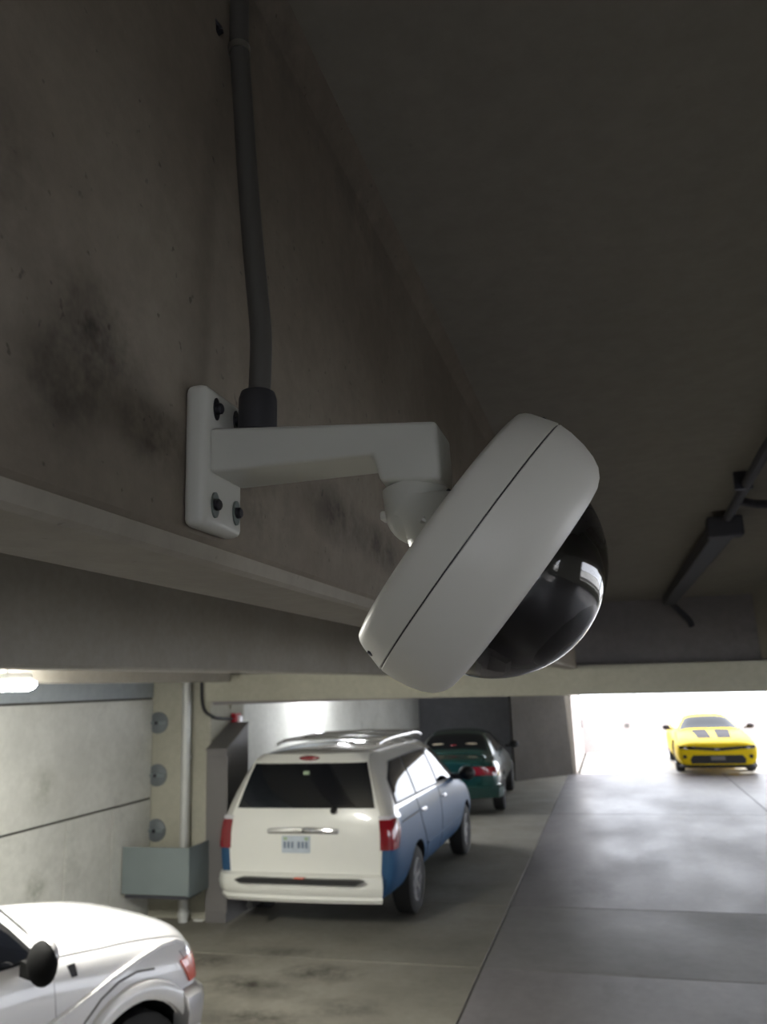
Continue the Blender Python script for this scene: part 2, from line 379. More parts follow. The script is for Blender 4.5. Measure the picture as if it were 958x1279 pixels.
# ------------------------------------------------------------------ security camera on its wall bracket
cam_t = thing('security_camera', 'white dome security camera on a wall bracket fixed to the near concrete beam', 'camera', (-.34, .64, 2.84))
O = Vector((-.34, .64, 2.84))
def rel(mb):
    mb.v = [(a - O.x, b_ - O.y, c - O.z) for a, b_, c in mb.v]; return mb
W2 = M['white_plastic2']
plate_o = mk('mounting_plate', rel(MB().box(-.3395, -.318, .598, .672, 2.779, 2.907)), W2, cam_t, smooth=40, bevel=.007, seg=3)
for (y, z, w) in ((.6175, 2.888, 0), (.657, 2.889, 0), (.6155, 2.7995, 1), (.657, 2.8005, 1)):
    if w: mk('washer', rel(MB().prism([(-.3185, y + .0065 * math.cos(a * PI / 10), z + .0115 * math.sin(a * PI / 10)) for a in range(20)], (.0022, 0, 0))), M['washer'], plate_o)
    else: mk('slot', rel(MB().prism([(-.3185, y + .006 * math.cos(a * PI / 10), z + .0105 * math.sin(a * PI / 10)) for a in range(20)], (.0012, 0, 0))), M['black_plastic'], plate_o)
    mk('bolt', rel(MB().lathe([(0, 0), (0, .0052), (.004, .0052), (.0052, .004), (.0052, 0)], (-.3173, y, z), (1, 0, 0), 10)), M['dark_steel'], plate_o, smooth=40)
# gooseneck arm: near-side profile, lofted to a slightly tapered far side
near = [(-.3195, .607, 2.8675), (-.1175, .608, 2.8495), (-.1155, .609, 2.7995), (-.1662, .609, 2.8035), (-.1722, .608, 2.8270), (-.3195, .607, 2.8270)]
far = [(-.3195, .671, 2.8675), (-.1175, .667, 2.8495), (-.1155, .666, 2.7995), (-.1705, .666, 2.8030), (-.1800, .668, 2.8260), (-.3195, .671, 2.8262)]
b = MB().add(near + far, [(0, 1, 2, 3, 4, 5), (11, 10, 9, 8, 7, 6)] + [(i, 6 + i, 6 + (i + 1) % 6, (i + 1) % 6) for i in range(6)])
mk('bracket_arm', rel(b), W2, cam_t, smooth=40, bevel=.004, seg=3)
CC = Vector((-.1005, .64, 2.748)); AX = Vector((.7554, .1842, -.6288)).normalized()
KN = CC - AX * .056
sw = mk('swivel_joint', rel(MB().lathe([(0, 0), (0, .027), (.003, .0275), (.022, .0275)] + [(.022 + .0275 * math.sin(i * PI / 16), .0275 * math.cos(i * PI / 16)) for i in range(1, 9)], (KN.x - .002, .638, 2.803), (0.12, 0, -1), 36)), W2, cam_t, smooth=40)
mk('lug', rel(MB().box(KN.x - .031, KN.x - .024, .630, .646, 2.776, 2.784)), W2, sw, bevel=.002)
mk('neck', rel(MB().lathe([(-.010, 0), (-.010, .019), (.008, .024), (.019, .031), (.022, .034), (.029, .034), (.029, 0)], KN, AX, 36)), W2, cam_t, smooth=40)
u = (Vector((0, 0, 1)) - AX * AX.z).normalized(); v_ = AX.cross(u)
for a in (.35, 1.9, 3.6, 5.2):
    p = KN + AX * .017 + (u * math.cos(a) + v_ * math.sin(a)) * .0265
    mk('set_screw', rel(MB().lathe([(0, 0), (0, .0032), (.006, .0032), (.006, 0)], p - AX * .004, AX, 10)), M['steel'] if a > 1 else M['dark_steel'], sw)
WP = M['white_plastic']
# back shell and front shell of the round housing, parted by a thin seam
hb = mk('back_housing', rel(MB().lathe([(-.0300, 0), (-.0300, .1085), (-.0292, .1115), (-.0265, .1140), (-.022, .1160), (-.0012, .1216), (-.0006, .1212), (-.0006, .10), (-.0006, 0)], CC, AX, 96)), WP, cam_t, smooth=35)
mk('seam_gasket', rel(MB().lathe([(-.0010, .10), (-.0010, .1200), (.0010, .1200), (.0010, .10)], CC, AX, 96)), M['black_plastic'], cam_t, smooth=40)
hf = mk('front_housing', rel(MB().lathe([(.0006, .098), (.0006, .1212), (.0012, .1216), (.012, .1212), (.025, .1190), (.036, .1155), (.044, .1110), (.0495, .1050), (.0525, .0985), (.0535, .092), (.0535, .0868), (.051, .0855), (.046, .0855), (.046, .098), (.0006, .098)], CC, AX, 96)), WP, cam_t, smooth=35)
for a, tt, rr in ((.25, -.012, .1186), (2.95, -.013, .1184), (-2.2, -.013, .1184)):
    d = (u * math.cos(a) + v_ * math.sin(a))
    mk('housing_screw', rel(MB().lathe([(0, 0), (0, .0028), (.0016, .0024), (.0016, 0)], CC + AX * tt + d * (rr - .0004), d, 10)), M['dark_steel'], hb)
# clear bubble (real shell), rim and the dark camera module inside
R1 = .0920; c0 = .0203; prof = []
a0 = math.acos((.049 - c0) / R1)
prof = [(c0 + R1 * math.cos(a0 * (1 - i / 20)), R1 * math.sin(a0 * (1 - i / 20))) for i in range(21)]
R2 = R1 - .0022; a1 = math.acos((.049 - c0) / R2)
prof2 = [(c0 + R2 * math.cos(a1 * i / 20), R2 * math.sin(a1 * i / 20)) for i in range(21)]
prof[-1] = (c0 + R1, 0); prof2[0] = (c0 + R2, 0)
prof[0] = (prof[0][0], min(prof[0][1], .0850))
mk('dome_bubble', rel(MB().lathe(prof + [], CC, AX, 72).lathe(prof2, CC, AX, 72).lathe([prof2[-1], prof[0]], CC, AX, 72)), M['dome'], cam_t, smooth=60)
inner = mk('inner_base', rel(MB().lathe([(.028, 0), (.028, .0845), (.047, .0845), (.047, .079), (.036, .072), (.034, 0)], CC, AX, 48)), M['black_plastic'], cam_t, smooth=35)
LD = (AX * .75 + Vector((.1, .25, -.45))).normalized()
mod = mk('camera_module', rel(MB().ball(CC + AX * .040, .030, n=24).cyl(CC + AX * .040, CC + AX * .040 + LD * .040, .018, 24)), M['black_plastic'], cam_t, smooth=40)
mk('lens', rel(MB().lathe([(.038, .0175), (.043, .0175), (.043, .014), (.041, .012), (.042, .005), (.0425, 0)], CC + AX * .040, LD, 24)), M['lens'], mod, smooth=40)
mk('gimbal_ring', rel(MB().lathe([(.036, .044), (.046, .044), (.046, .038), (.036, .038), (.036, .044)], CC, AX, 36)), M['dark_pvc'], mod, smooth=40)
for s in (-1, 1):
    mk('gimbal_arm', rel(MB().prism([tuple(CC + AX * q + u * (s * .034) + v_ * w) for q, w in ((.036, -.010), (.036, .010), (.056, .006), (.056, -.006))], tuple(u * (s * .004)))), M['dark_pvc'], mod)

# flexible conduit entering the bracket arm
t = thing('conduit', 'grey plastic conduit running down the stained beam into the bracket arm', 'conduit', (-.2945, .655, 2.8845))
def rl(mb, o):
    mb.v = [(a - o[0], b_ - o[1], c - o[2]) for a, b_, c in mb.v]; return mb
co = (-.2945, .655, 2.8845)
path = [(-.2935, .655, 2.905), (-.2920, .655, 2.935), (-.2910, .655, 2.972), (-.2945, .6553, 3.01), (-.2990, .6560, 3.055), (-.3070, .6600, 3.137), (-.3150, .6650, 3.2325), (-.3215, .669, 3.3065), (-.3235, .671, 3.375), (-.3160, .671, 3.452)]
mk('pipe', rl(MB().tube(path, .0104, 18, smooth=2), co), M['grey_pvc'], t, smooth=50)
mk('coupling', rl(MB().lathe([(-.0285, 0), (-.0285, .0165), (-.0225, .0172), (-.0220, .0182), (.010, .0178), (.0165, .0158), (.0185, .0125), (.0185, 0)], (-.2945, .6545, 2.8965), (.02, 0, 1), 32), co), M['dark_pvc'], t, smooth=40)
st = mk('strap', rl(MB().lathe([(-.004, .0102), (-.004, .0118), (.004, .0118), (.004, .0102)], (-.3218, .669, 3.310), (-.04, .02, 1), 24).box(-.3385, -.3365, .640, .672, 3.305, 3.315), co), M['steel'], t, smooth=40)
mk('strap_screw', rl(MB().cyl((-.338, .643, 3.312), (-.329, .641, 3.314), .0045, 10).cyl((-.339, .632, 3.328), (-.330, .642, 3.314), .003, 8), co), M['dark_steel'], st)

# ------------------------------------------------------------------ things at the column
t = thing('drain_pipe', 'pale galvanised drain pipe standing in front of the concrete column', 'pipe', (-5.16, 9.30, 0))
mk('pipe', MB().cyl((0, 0, 0), (0, 0, ZC), .058, 20), M['galv_pipe'], t, smooth=40)
for z in (.06, 1.85): mk('pipe_clamp', MB().lathe([(0, .058), (0, .066), (.05, .066), (.05, .058)], (0, 0, z), (0, 0, 1), 20).box(-.02, .02, .06, .118, z + .01, z + .04), M['galv_pipe'], t, smooth=40)
t = thing('pipe_guard', 'grey sheet steel guard box around the pipe and column foot', 'guard', (-5.255, 9.15, .405))
mk('front_panel', MB().box(-.43, .43, -.35, -.335, 0, .515), M['galv'], t, bevel=.003, seg=1)
mk('side_panel', MB().box(.415, .43, -.335, .14, -.02, .515), M['galv'], t, bevel=.003, seg=1)
mk('edge_angle', MB().box(.40, .438, -.358, -.35, 0, .515).box(.43, .438, -.35, -.31, 0, .515), M['galv'], t)
mk('dark_gap_sheet', MB().box(-.40, .40, -.32, .02, -.045, -.01), M['unlit'], t)  # dark sheet stands in for the shaded gap below the guard
for z, nm in ((2.295, 'top'), (1.655, 'middle'), (1.0, 'lowest')):
    t = thing('connector_plate', {'top': 'topmost', 'middle': 'middle', 'lowest': 'lowest'}[nm] + ' of three round blue grey wall connector plates beside the drain pipe', 'plate', (-5.62, 9.42, z), group='connector plates on the column')
    mk('disc', MB().lathe([(0, 0), (0, .135), (.02, .135), (.028, .12), (.028, 0)], (0, 0, 0), (0, -1, 0), 20), M['plate'], t, smooth=40)
    mk('bar', MB().box(-.10, .12, -.055, -.027, -.018, .018), M['galv'], t, bevel=.004)
    mk('bolt', MB().cyl((0, -.055, 0), (0, -.075, 0), .022, 8), M['dark_steel'], t)
t = thing('fire_alarm', 'red fire alarm with white strobe on the column side above the van', 'alarm', (-4.87, 10.03, 2.27))
mk('body', MB().box(0, .075, -.075, .075, -.10, .10), M['red'], t, bevel=.012)
mk('strobe', MB().box(.074, .12, -.04, .04, -.05, .07), M['strobe'], t, bevel=.012)
mk('back_plate', MB().box(0, .012, -.1, .1, .16, .32), M['column'], t)
t = thing('alarm_conduit', 'thin grey conduit bending from the column top to the fire alarm', 'conduit', (-5.0, 9.40, 2.3))
mk('pipe', MB().tube([(-.01, 0, 1.15), (-.01, 0, .4), (0, 0, .22), (.04, 0, .11), (.145, 0, .055), (.150, .1, .03), (.150, .55, 0)], .02, 10, smooth=2), M['dark_pvc'], t, smooth=50)
t = thing('sloped_block', 'tall grey block with a sloped top beside the column and the van', 'cabinet', (-4.722, 9.3, 0))  # sloped-top block taken for a concrete haunch; lid and door invented
mk('body', MB().prism([(-.155, 0, 0), (-.155, 0, 1.95), (-.155, .62, 2.23), (-.155, .62, 0)], (.27, 0, 0)), M['cabinet'], t, bevel=.006)
mk('lid', MB().prism([(-.16, -.012, 1.952), (-.16, -.012, 1.97), (-.16, .63, 2.26), (-.16, .63, 2.242)], (.28, 0, 0)), M['cabinet'], t)
mk('door', MB().box(-.135, .135, -.012, .002, .12, 1.88), M['cabinet'], t, bevel=.004)
b = MB().ball((-4.97, 9.33, .014), .07, 1.1, .6, .2, 10)
tag(mk('paper_scrap', b, M['paper']), 'white scrap of paper on the floor by the drain pipe foot', 'paper')
t = thing('junction_box', 'small grey junction box on the pale return of the end wall', 'box', (-1.19, 30.6, 1.1))
mk('body', MB().box(0, .06, -.25, .25, -.14, .14), M['cabinet'], t, bevel=.01)
mk('conduit_stub', MB().cyl((.03, 0, .14), (.03, 0, 2.1), .025, 8), M['cabinet'], t)

# ------------------------------------------------------------------ vehicles
def cage(stations, rings=8):
    """stations: list of half sections [(x,y,z)*rings] from rear to front -> closed cage mesh"""
    bm = bmesh.new(); rows = []
    for st in stations:
        r = [bm.verts.new(p) for p in st]; l = [bm.verts.new((p[0], -p[1], p[2])) for p in st]
        rows.append((r, l))
    n = len(stations[0])
    for (r0, l0), (r1, l1) in zip(rows, rows[1:]):
        for i in range(n - 1):
            bm.faces.new((r0[i], r1[i], r1[i + 1], r0[i + 1])); bm.faces.new((l0[i], l0[i + 1], l1[i + 1], l1[i]))
        bm.faces.new((r0[0], l0[0], l1[0], r1[0])); bm.faces.new((r0[-1], r1[-1], l1[-1], l0[-1]))
    for (r, l), fl_ in ((rows[0], 0), (rows[-1], 1)):
        for i in range(n - 1):
            q = (r[i], r[i + 1], l[i + 1], l[i]); bm.faces.new(q if not fl_ else q[::-1])
    bmesh.ops.recalc_face_normals(bm, faces=bm.faces)
    return bm
def sec(x, zb, wb, zm, wm, zs, ws, zbelt, wbelt, zr, wr, zt, dx=None):
    p = [(.45 * wb, zb), (wb, zb), (wm, zm), (ws, zs), (wbelt, zbelt), (wr, zr), (wr * .72, zr + (zt - zr) * .75), (wr * .25, zt)]
    return [(x + (dx(z) if dx else 0), y, z) for y, z in p]
def subdivide_obj(bm, levels):
    me = bpy.data.meshes.new('tmp'); bm.to_mesh(me); bm.free()
    o = bpy.data.objects.new('tmp', me); COL.objects.link(o)
    md = o.modifiers.new('s', 'SUBSURF'); md.levels = levels; md.render_levels = levels
    dg = bpy.context.evaluated_depsgraph_get(); dg.update()
    me2 = bpy.data.meshes.new_from_object(o.evaluated_get(dg))
    bpy.data.objects.remove(o); return me2
class Car:
    def __init__(s, name, label, cat, pose, stations, mats, wheels, wr, paintf=None, lev=3, group=None, archr=None, squeeze=None):
        x, y, th, sc = pose
        s.sc = sc * K
        s.t = thing(name, label, cat, (x, y, 0), th, group)
        me = subdivide_obj(cage(stations), lev)
        bm = bmesh.new(); bm.from_mesh(me); s.bvh = BVHTree.FromBMesh(bm); bm.free()
        for q in mats: me.materials.append(q)
        if paintf:
            for p in me.polygons: p.material_index = paintf(p.center)
        me.materials.append(M['well'])
        o = bpy.data.objects.new('body', me); COL.objects.link(o)
        # cut the wheel arches
        cb = MB()
        for wx, wy in wheels:
            sg = 1 if wy > 0 else -1
            b0 = len(cb.v); cb.cyl((wx, wy - sg * .34, wr), (wx, wy + sg * .5, wr), archr or wr * 1.17, 36)
            if squeeze: cb.v[b0:] = [(wx + (q[0] - wx) / squeeze[0], q[1], wr + (q[2] - wr) / squeeze[2]) for q in cb.v[b0:]]
        cme = bpy.data.meshes.new('cut'); cme.from_pydata(cb.v, [], cb.f)
        cme.materials.append(M['well'])
        bm = bmesh.new(); bm.from_mesh(cme); bmesh.ops.remove_doubles(bm, verts=bm.verts, dist=1e-5); bmesh.ops.recalc_face_normals(bm, faces=bm.faces); bm.to_mesh(cme); bm.free()
        co_ = bpy.data.objects.new('cut', cme); COL.objects.link(co_)
        md = o.modifiers.new('b', 'BOOLEAN'); md.object = co_; md.operation = 'DIFFERENCE'; md.solver = 'EXACT'
        try: md.material_mode = 'TRANSFER'
        except Exception: pass
        dg = bpy.context.evaluated_depsgraph_get(); dg.update()
        me3 = bpy.data.meshes.new_from_object(o.evaluated_get(dg)); me3.name = name + '_body'
        bpy.data.objects.remove(co_); bpy.data.objects.remove(o)
        for vv in me3.vertices: vv.co *= s.sc
        me3.shade_smooth(); me3.set_sharp_from_angle(angle=math.radians(38))
        s.body = bpy.data.objects.new('body', me3); COL.objects.link(s.body); s.body.parent = s.t
        s.squeeze = squeeze
        for wx, wy in wheels:
            if squeeze: s.wheel(s.fx(wx), wy * squeeze[1], wr)
            else: s.wheel(wx, wy, wr)
    def fx(s, x):
        q = s.squeeze[0]; return x * q if x > -1.1 else -1.1 * q + (x + 1.1)
    def squeeze_all(s):
        def go(o):
            for c in o.children:
                if c.name.startswith('wheel'): continue
                for v in c.data.vertices: v.co = (s.fx(v.co.x / s.sc) * s.sc, v.co.y * s.squeeze[1], v.co.z * s.squeeze[2])
                go(c)
        go(s.t)
    def part(s, name, mb, mat, parent=None, **k): return mk(name, mb, mat, parent or s.t, sc=s.sc, **k)
    def wheel(s, wx, wy, r):
        sg = 1 if wy > 0 else -1
        w = .105
        pr = [(-w, r * .62), (-w, r * .9), (-w * .8, r * .985), (-w * .4, r), (w * .4, r), (w * .8, r * .985), (w, r * .9), (w, r * .64), (w * .75, r * .62)]
        ty = s.part('wheel', MB().lathe(pr, (wx, wy, r), (0, sg, 0), 32), M['tyre'], smooth=40)
        rim = MB().lathe([(-w * .9, 0), (-w * .9, r * .62), (w * .7, r * .64), (w * .92, r * .66), (w * .9, r * .60), (w * .3, r * .56), (w * .25, 0)], (wx, wy, r), (0, sg, 0), 28)
        ro = s.part('rim', rim, M['dark_steel'], ty, smooth=40)
        sp = MB()
        for k in range(6):
            a = 2 * PI * k / 6 + .3; ca, sa = math.cos(a), math.sin(a)
            def P(rad, tw, yy): return (wx + rad * ca - tw * sa, wy + sg * yy, r + rad * sa + tw * ca)
            i0, i1 = r * .06, r * .60
            vs = [P(i0, -.028, w * .3), P(i0, .028, w * .3), P(i1, .045, w * .3), P(i1, -.045, w * .3), P(i0, -.025, w * .7), P(i0, .025, w * .7), P(i1, .035, w * .85), P(i1, -.035, w * .85)]
            sp.add(vs, [(0, 1, 2, 3), (4, 7, 6, 5), (0, 4, 5, 1), (1, 5, 6, 2), (2, 6, 7, 3), (3, 7, 4, 0)])
        sp.cyl((wx, wy + sg * w * .3, r), (wx, wy + sg * w * .8, r), r * .16, 14)
        sp.lathe([(w * .7, r * .64), (w * .95, r * .665), (w * .95, r * .58), (w * .6, r * .57)], (wx, wy, r), (0, sg, 0), 28)
        s.part('spokes', sp, M['rim'], ty, smooth=40)
    def snap(s, p, d=None):
        p = Vector(p)
        if d is not None:
            d = Vector(d).normalized(); h = s.bvh.ray_cast(p - d * 1.0, d, 3.0)
            if h[0] is not None: return h[0], h[1]
        h = s.bvh.find_nearest(p); return h[0], h[1]
    def patch(s, name, rows, mat, off=.004, thick=.01, n=14, mm=20, d=None, parent=None, **k):
        """a thin panel that follows the body: rows of 3D points, snapped to the surface"""
        def res(pl, q):
            P = [Vector(a) for a in pl]; L = [0]
            for a, b_ in zip(P, P[1:]): L.append(L[-1] + (b_ - a).length)
            out = []
            for i in range(q + 1):
                tt = L[-1] * i / q; j = 0
                while j < len(L) - 2 and L[j + 1] < tt: j += 1
                f = (tt - L[j]) / max(1e-9, L[j + 1] - L[j]); out.append(P[j].lerp(P[j + 1], min(1, max(0, f))))
            return out
        R = [res(r, mm) for r in rows]; G = []
        for i in range(n + 1):
            tt = i / n * (len(R) - 1); j = min(int(tt), len(R) - 2); f = tt - j
            G.append([R[j][q].lerp(R[j + 1][q], f) for q in range(mm + 1)])
        front = []; back = []
        for row in G:
            for p in row:
                loc, nr = s.snap(p, d); front.append(loc + nr * off); back.append(loc - nr * thick)
        mb = MB(); C_ = mm + 1; NN = len(front); fs = []
        for i in range(n):
            for j in range(mm):
                a = i * C_ + j; fs.append((a, a + 1, a + C_ + 1, a + C_)); fs.append((NN + a, NN + a + C_, NN + a + C_ + 1, NN + a + 1))
        ring = [j for j in range(C_)] + [i * C_ + mm for i in range(1, n + 1)] + [n * C_ + j for j in range(mm - 1, -1, -1)] + [i * C_ for i in range(n - 1, 0, -1)]
        for a, b_ in zip(ring, ring[1:] + ring[:1]): fs.append((a, NN + a, NN + b_, b_))
        mb.add(front + back, fs)
        return s.part(name, mb, mat, parent, smooth=50, **k)
    def seam(s, name, pts, w, d, mat=None, parent=None, off=.002):
        P = [Vector(p) for p in pts]; Q = []
        for a, b_ in zip(P, P[1:]):
            for i in range(8): Q.append(a.lerp(b_, i / 8))
        Q.append(P[-1])
        Q = [s.snap(p, d)[0] for p in Q]
        return s.part(name, MB().tube(Q, w, 6), mat or M['trim_black'], parent)

# ---- minivan -----------------------------------------------------------------
def vdx(z): # lean of the tail
    return 0 if z < .9 else (z - .9) * .12 if z < 1.12 else .026 + (z - 1.12) * .36
VS = [sec(-.93, .30, .76, .60, .86, .92, .87, 1.12, .83, 1.62, .60, 1.69, vdx),
      sec(-.89, .29, .84, .60, .94, .92, .935, 1.12, .90, 1.63, .67, 1.715, vdx),
      sec(-.74, .28, .87, .60, .965, .92, .955, 1.12, .925, 1.64, .71, 1.74, vdx),
      sec(-.35, .28, .87, .60, .97, .92, .96, 1.12, .93, 1.645, .72, 1.76, lambda z: vdx(z) * .4),
      sec(.4, .28, .87, .60, .97, .92, .96, 1.12, .93, 1.65, .725, 1.775),
      sec(1.4, .28, .87, .60, .97, .92, .96, 1.11, .93, 1.64, .72, 1.765),
      sec(2.05, .28, .87, .60, .97, .92, .96, 1.09, .93, 1.60, .70, 1.70),
      sec(2.9, .28, .87, .58, .965, .90, .955, 1.03, .92, 1.12, .70, 1.17),
      sec(3.4, .28, .86, .56, .95, .82, .93, .93, .87, .99, .66, 1.03),
      sec(3.75, .28, .80, .55, .88, .72, .85, .80, .78, .86, .58, .89),
      sec(3.87, .32, .66, .54, .72, .66, .70, .72, .64, .76, .46, .78)]
van = Car('minivan', 'blue and white minivan with dark rear window parked beside the column', 'van', (-3.50, 10.05, 1.568, 1.13), VS,
          [M['van_blue'], M['van_silver']], [(0, .83), (0, -.83), (3.0, .83), (3.0, -.83)], .335, lambda c: 1 if c.z > (1.13 if c.x > -.62 else 1.07) else 0)
X = (1, 0, 0)
gate = van.patch('liftgate', [[(-1.2, -.79, .50), (-1.2, .79, .50)], [(-1.2, -.81, .80), (-1.2, .81, .80)], [(-1.2, -.79, 1.11), (-1.2, .79, 1.11)], [(-1.2, -.66, 1.50), (-1.2, .66, 1.50)], [(-1.2, -.60, 1.675), (-1.2, .60, 1.675)]], M['van_white'], .012, .012, 30, 30, X)
van.patch('rear_window', [[(-1.2, -.735, 1.165), (-1.2, .735, 1.165)], [(-1.2, -.70, 1.32), (-1.2, .69, 1.32)], [(-1.2, -.655, 1.48), (-1.2, .64, 1.48)], [(-1.2, -.62, 1.585), (-1.2, .60, 1.585)]], M['tint'], .019, .01, 14, 24, X, gate)
van.part('wiper_pivot', MB().cyl((-.94, -.32, 1.15), (-.90, -.32, 1.16), .03, 12), M['trim_black'], gate)
p, nr = van.snap((-1.2, .02, 1.635), X)
van.part('brake_light', MB().ball((p.x - .012, .0, 1.640), .115, .14, 1, .24, 16), M['lamp_red'], gate, smooth=60)
hx = van.snap((-1.2, 0, .955), X)[0].x - .025
h = van.part('chrome_handle', MB().prism([(hx - .02, -.37, .985), (hx - .02, -.385, .965), (hx - .02, -.375, .935), (hx - .02, .375, .935), (hx - .02, .385, .965), (hx - .02, .37, .985), (hx - .02, .12, 1.0), (hx - .02, -.12, 1.0)], (.05, 0, 0)), M['chrome'], gate, bevel=.012, smooth=40)
van.part('badge', MB().lathe([(0, 0), (0, .03), (.012, .025), (.014, 0)], (hx - .018, 0, .968), (-1, 0, 0), 14).box(hx - .028, hx - .02, -.1, .1, .962, .975), M['chrome'], gate)
pxx = van.snap((-1.2, .05, .83), X)[0].x - .012
pl = van.part('licence_plate', MB().box(pxx - .014, pxx + .01, -.075, .225, .755, .915), M['number_plate'], gate, bevel=.004)
for k, (y0, wz) in enumerate(((.19, .03), (.15, .03), (.11, .03), (.04, .03), (0, .03), (-.04, .025))):
    van.part('plate_character', MB().box(pxx - .0165, pxx - .013, y0 - .012, y0 + .012, .80, .862), M['plate_ink'], pl)
van.part('plate_sticker', MB().box(pxx - .0165, pxx - .013, .165, .205, .875, .905), M['plate_green'], pl)
van.part('plate_sticker', MB().box(pxx - .0165, pxx - .013, -.06, -.02, .875, .905), M['plate_green'], pl)
van.seam('gate_crease', [(-1.2, -.80, .665), (-1.2, .80, .665)], .004, X, M['cabinet'], gate)
van.seam('gate_script', [(-1.2, .46, .70), (-1.2, .74, .70)], .012, X, M['chrome'], gate)
van.seam('gate_script', [(-1.2, -.62, .70), (-1.2, -.72, .70)], .011, X, M['chrome'], gate)
van.patch('window_sticker', [[(-1.2, -.02, 1.475), (-1.2, .045, 1.475)], [(-1.2, -.02, 1.51), (-1.2, .045, 1.51)]], M['plate_green'], .022, .002, 3, 3, X, gate)
# bumper shell
def bumper(car, name, prof, plan, mat, **k):
    mb = MB(); rows = []
    for px_, py_, nx, ny in plan:
        rows.append(len(mb.v))
        for o_, z in prof: mb.v.append((px_ + nx * o_, py_ + ny * o_, z))
    n = len(prof)
    for a, b_ in zip(rows, rows[1:]):
        for i in range(n): j = (i + 1) % n; mb.f.append((a + i, a + j, b_ + j, b_ + i)); mb.m.append(0)
    mb.f.append(tuple(rows[0] + i for i in range(n))); mb.m.append(0); mb.f.append(tuple(rows[-1] + i for i in range(n))); mb.m.append(0)
    return car.part(name, mb, mat, smooth=35, **k)
plan = []
for py_, nx, ny in ((.905, -.25, .97), (.875, -.75, .66), (.79, -.95, .3), (.6, -.99, .1), (.3, -1, .03), (0, -1, 0), (-.3, -1, -.03), (-.6, -.99, -.1), (-.72, -.97, -.22), (-.79, -.9, -.43)):
    px_ = -.90 - .06 * (1 - (py_ / .95) ** 2) if abs(py_) < .87 else (-.72 if abs(py_) > .89 else -.84)
    plan.append((px_, py_, nx, ny))
bump = bumper(van, 'rear_bumper', [(-.06, .325), (.03, .31), (.055, .345), (.05, .375), (.075, .41), (.09, .48), (.08, .545), (.04, .57), (-.06, .575)], plan, M['van_white'])
van.part('step_pad', MB().prism([(-1.09, .68, .525), (-1.09, .62, .497), (-1.09, -.58, .497), (-1.09, -.66, .53), (-1.09, -.6, .545), (-1.09, .6, .545)], (.07, 0, 0)), M['trim_black'], bump)
van.part('reflector', MB().box(-1.095, -1.05, -.06, .04, .548, .558), M['amber'], bump)
van.part('exhaust_tip', MB().cyl((-1.0, .55, .27), (-.7, .55, .27), .035, 12), M['trim_black'])
for sg in (1, -1):
    van.patch('tail_light', [[(-1.0, sg * .80, .79), (-.95, sg * .93, .79), (-.84, sg * 1.0, .80)], [(-1.0, sg * .80, .95), (-.95, sg * .93, .95), (-.74, sg * 1.0, .95)], [(-1.0, sg * .79, 1.085), (-.95, sg * .92, 1.085), (-.76, sg * .98, 1.085)]], M['lamp_red'], .02, .01, 10, 12)
    van.patch('reversing_lamp', [[(-1.0, sg * .80, 1.085), (-.95, sg * .92, 1.085), (-.78, sg * .98, 1.085)], [(-1.0, sg * .78, 1.125), (-.94, sg * .91, 1.125), (-.82, sg * .95, 1.12)]], M['lamp_clear'], .018, .01, 4, 12)
    D = (0, -sg, 0)
    band = van.patch('window_band', [[(-.66, sg * 1.3, 1.17), (.9, sg * 1.3, 1.15), (2.62, sg * 1.3, 1.10)], [(-.60, sg * 1.3, 1.42), (.9, sg * 1.3, 1.42), (2.30, sg * 1.3, 1.36)], [(-.30, sg * 1.3, 1.57), (.9, sg * 1.3, 1.585), (1.95, sg * 1.3, 1.54)]], M['trim_black'], .004, .01, 12, 26, D)
    for q in ([[(-.62, 1.19), (.12, 1.185)], [(-.56, 1.42), (.12, 1.42)], [(-.28, 1.555), (.12, 1.565)]], [[(.18, 1.185), (1.22, 1.165)], [(.18, 1.42), (1.22, 1.42)], [(.18, 1.565), (1.22, 1.56)]], [[(1.30, 1.165), (2.5, 1.12)], [(1.30, 1.42), (2.16, 1.38)], [(1.30, 1.56), (1.86, 1.53)]]):
        van.patch('side_window', [[(a, sg * 1.3, z) for a, z in r] for r in q], M['tint'], .010, .008, 10, 14, D, band)
    van.seam('door_seam', [(.14, sg * 1.3, 1.14), (.20, sg * 1.3, .9), (.42, sg * 1.3, .62), (.5, sg * 1.3, .36)], .005, D)
    van.seam('door_seam', [(1.26, sg * 1.3, 1.12), (1.26, sg * 1.3, .36)], .005, D)
    van.seam('slide_rail', [(-.6, sg * 1.3, 1.0), (.14, sg * 1.3, 1.0)], .007, D)
    van.seam('side_moulding', [(.45, sg * 1.3, .62), (2.5, sg * 1.3, .60)], .014, D, M['van_blue'])
    for hx_ in (.32, 1.45):
        p, nr = van.snap((hx_, sg * 1.3, .99), D); van.part('door_handle', MB().box(p.x - .09, p.x + .09, p.y - .01 if sg < 0 else p.y - .03, p.y + .03 if sg < 0 else p.y + .01, .975, 1.01).box(p.x - .08, p.x + .08, min(p.y, p.y + sg * .03), max(p.y, p.y + sg * .03), .98, 1.005), M['chrome'], bevel=.004)
    van.part('wing_mirror', MB().ball((2.38, sg * 1.09, 1.16), .12, .7, .95, .8, 16).box(2.34, 2.44, min(sg * .88, sg * 1.05), max(sg * .88, sg * 1.05), 1.08, 1.15), M['trim_black'], smooth=60)
    rail = [(-.20, sg * .60, 1.735), (0, sg * .61, 1.765), (.6, sg * .62, 1.775), (1.5, sg * .615, 1.765), (1.75, sg * .61, 1.72)]
    van.part('roof_rail', MB().tube(rail, .02, 8, smooth=1), M['chrome'], smooth=50)
for xx in (.05, .75, 1.4): van.part('roof_crossbar', MB().tube([(xx, -.61, 1.775), (xx, 0, 1.795), (xx, .61, 1.775)], .018, 8), M['chrome'], smooth=50)

